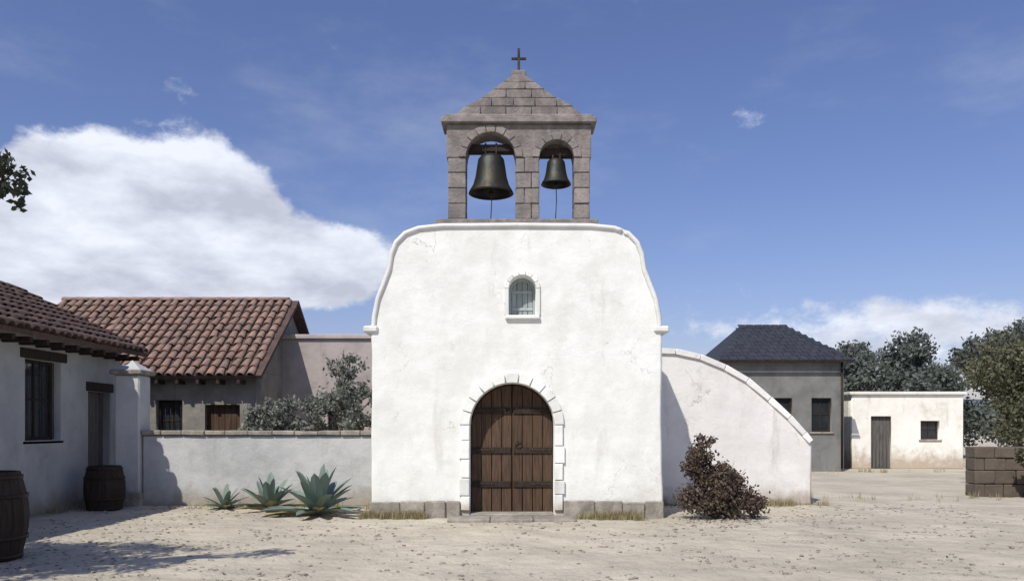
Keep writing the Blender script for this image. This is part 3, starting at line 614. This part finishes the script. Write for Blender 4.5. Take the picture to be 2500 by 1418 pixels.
for row,(z0_,z1_) in enumerate(((0,.3),(.305,.6),(.605,.88),(.885,1.14))):
    x=10.4
    while x<16:
        wd=random.uniform(.42,.52)*(.5 if (row%2==0 and x<10.5) else 1); box('adobe_block',(x+.006,-.2+random.uniform(-.015,.015),z0_),(x+wd-.006,.2,z1_+random.uniform(-.008,.004)),'adobe',lw,.02,.01); x+=wd
tree('tree','dark olive tree at the right edge above the brown wall',(13.15,6.0,0),4.1,2.0,'leaf_olive',26000,.055,trunk_h=.28,tr=.16)
tree('shrub','low olive shrub in front of the brown wall at the right edge',(11.5,3.3,0),1.15,.6,'leaf_olive',8000,.045,cat='shrub',trunk_h=.15,tr=.04)
far=[(12.9,26,5.2,2.2),(17.0,27,5.7,2.7),(20.5,26,6.3,2.9),(24.5,25,6.4,2.8),(19.2,30,6.0,2.4)]
lb=['first dark tree right of the slate roofed house','mid height tree behind the left half of the cream outbuilding','broad tree behind the right half of the cream outbuilding','tall tree between the outbuilding and the right edge','farthest tree in the gap behind the middle of the cream outbuilding']
for (x,y,h,r),l_ in zip(far,lb): tree('tree',l_,(x,y,0),h,r,'leaf_far_hazed',16000,.12,group='trees behind the cream outbuilding',trunk_h=.14)

# ---------------- dry grass along the feet of the walls ----------------
def tufts(n,fn,hmin,hmax):
    V=[];Fc=[]
    for _ in range(n):
        x,y=fn()
        while noise.noise(Vector((x*1.4,y*1.4,7)))+random.uniform(-.15,.15)<.05: x,y=fn()
        k=random.randint(4,12)
        for _ in range(k):
            a=random.uniform(0,6.28); h=random.uniform(hmin,hmax); l_=random.uniform(.1,.6)*h; bx=x+random.gauss(0,.03); by=y+random.gauss(0,.03); wv=.004; i=len(V)
            dx,dy=math.cos(a),math.sin(a); V+=[(bx-dy*wv,by+dx*wv,0),(bx+dy*wv,by-dx*wv,0),(bx+dx*l_*.4-dy*wv*.7,by+dy*l_*.4+dx*wv*.7,h*.6),(bx+dx*l_*.4+dy*wv*.7,by+dy*l_*.4-dx*wv*.7,h*.6),(bx+dx*l_,by+dy*l_,h)]
            Fc+=[(i,i+1,i+3,i+2),(i+2,i+3,i+4)]
    return V,Fc
def fn():
    r=random.random()
    if r<.22: return (random.uniform(-2.6,-1.2),-.1-abs(random.gauss(0,.08)))
    if r<.40: return (random.uniform(1.1,3.0),-.1-abs(random.gauss(0,.1)))
    if r<.62: return (random.uniform(2.7,6.3),2.2-abs(random.gauss(0,.15)))
    if r<.8: return (random.uniform(-7.3,-2.7),1.95-abs(random.gauss(0,.25)))
    if r<.84: return (random.uniform(7.4,17),14.3-abs(random.gauss(0,.5)))
    if r<.92: return (-8.38+abs(random.gauss(0,.1)),random.uniform(-3,3.2))
    return (random.uniform(6,16),3.9-abs(random.gauss(0,.6)))
V,Fc=tufts(1000,fn,.05,.2); me=bpy.data.meshes.new('dry_grass'); me.from_pydata(V,[],Fc); tag(link('dry_grass',me,M['straw']),'thin dry grass along the foot of the walls','grass',kind='stuff')

pts=[]
for _ in range(900):
    q=random.random()
    if q<.45: x,y=random.gauss(-5.8,1.3),random.gauss(-4.6,1.2)
    elif q<.7: x,y=random.gauss(3.6,.7),-.5+random.gauss(0,.45)
    elif q<.85: x,y=random.uniform(-7.2,-2.8),1.95-abs(random.gauss(0,.3))
    else: x,y=random.uniform(-8,9),random.uniform(-8,2)
    if (y>-.66 and -2.6<x<2.7) or x<-8.2: continue
    pts.append((x,y,ground_h(x,y)+.006))
V=[];Fc=[]
for x,y,z in pts:
    a=random.uniform(0,6.28); l_=random.uniform(.018,.042); c,s_=math.cos(a),math.sin(a); i=len(V); b=random.uniform(.0,.012)
    V+=[(x-c*l_,y-s_*l_,z+b),(x+s_*l_*.4,y-c*l_*.4,z),(x+c*l_,y+s_*l_,z+b),(x-s_*l_*.4,y+c*l_*.4,z+b*.5)]; Fc.append((i,i+1,i+2,i+3))
me=bpy.data.meshes.new('fallen_leaves'); me.from_pydata(V,[],Fc); tag(link('fallen_leaves',me,M['leaf_brown']),'dry fallen leaves scattered on the yard below the tree and shrub','leaves',kind='stuff')
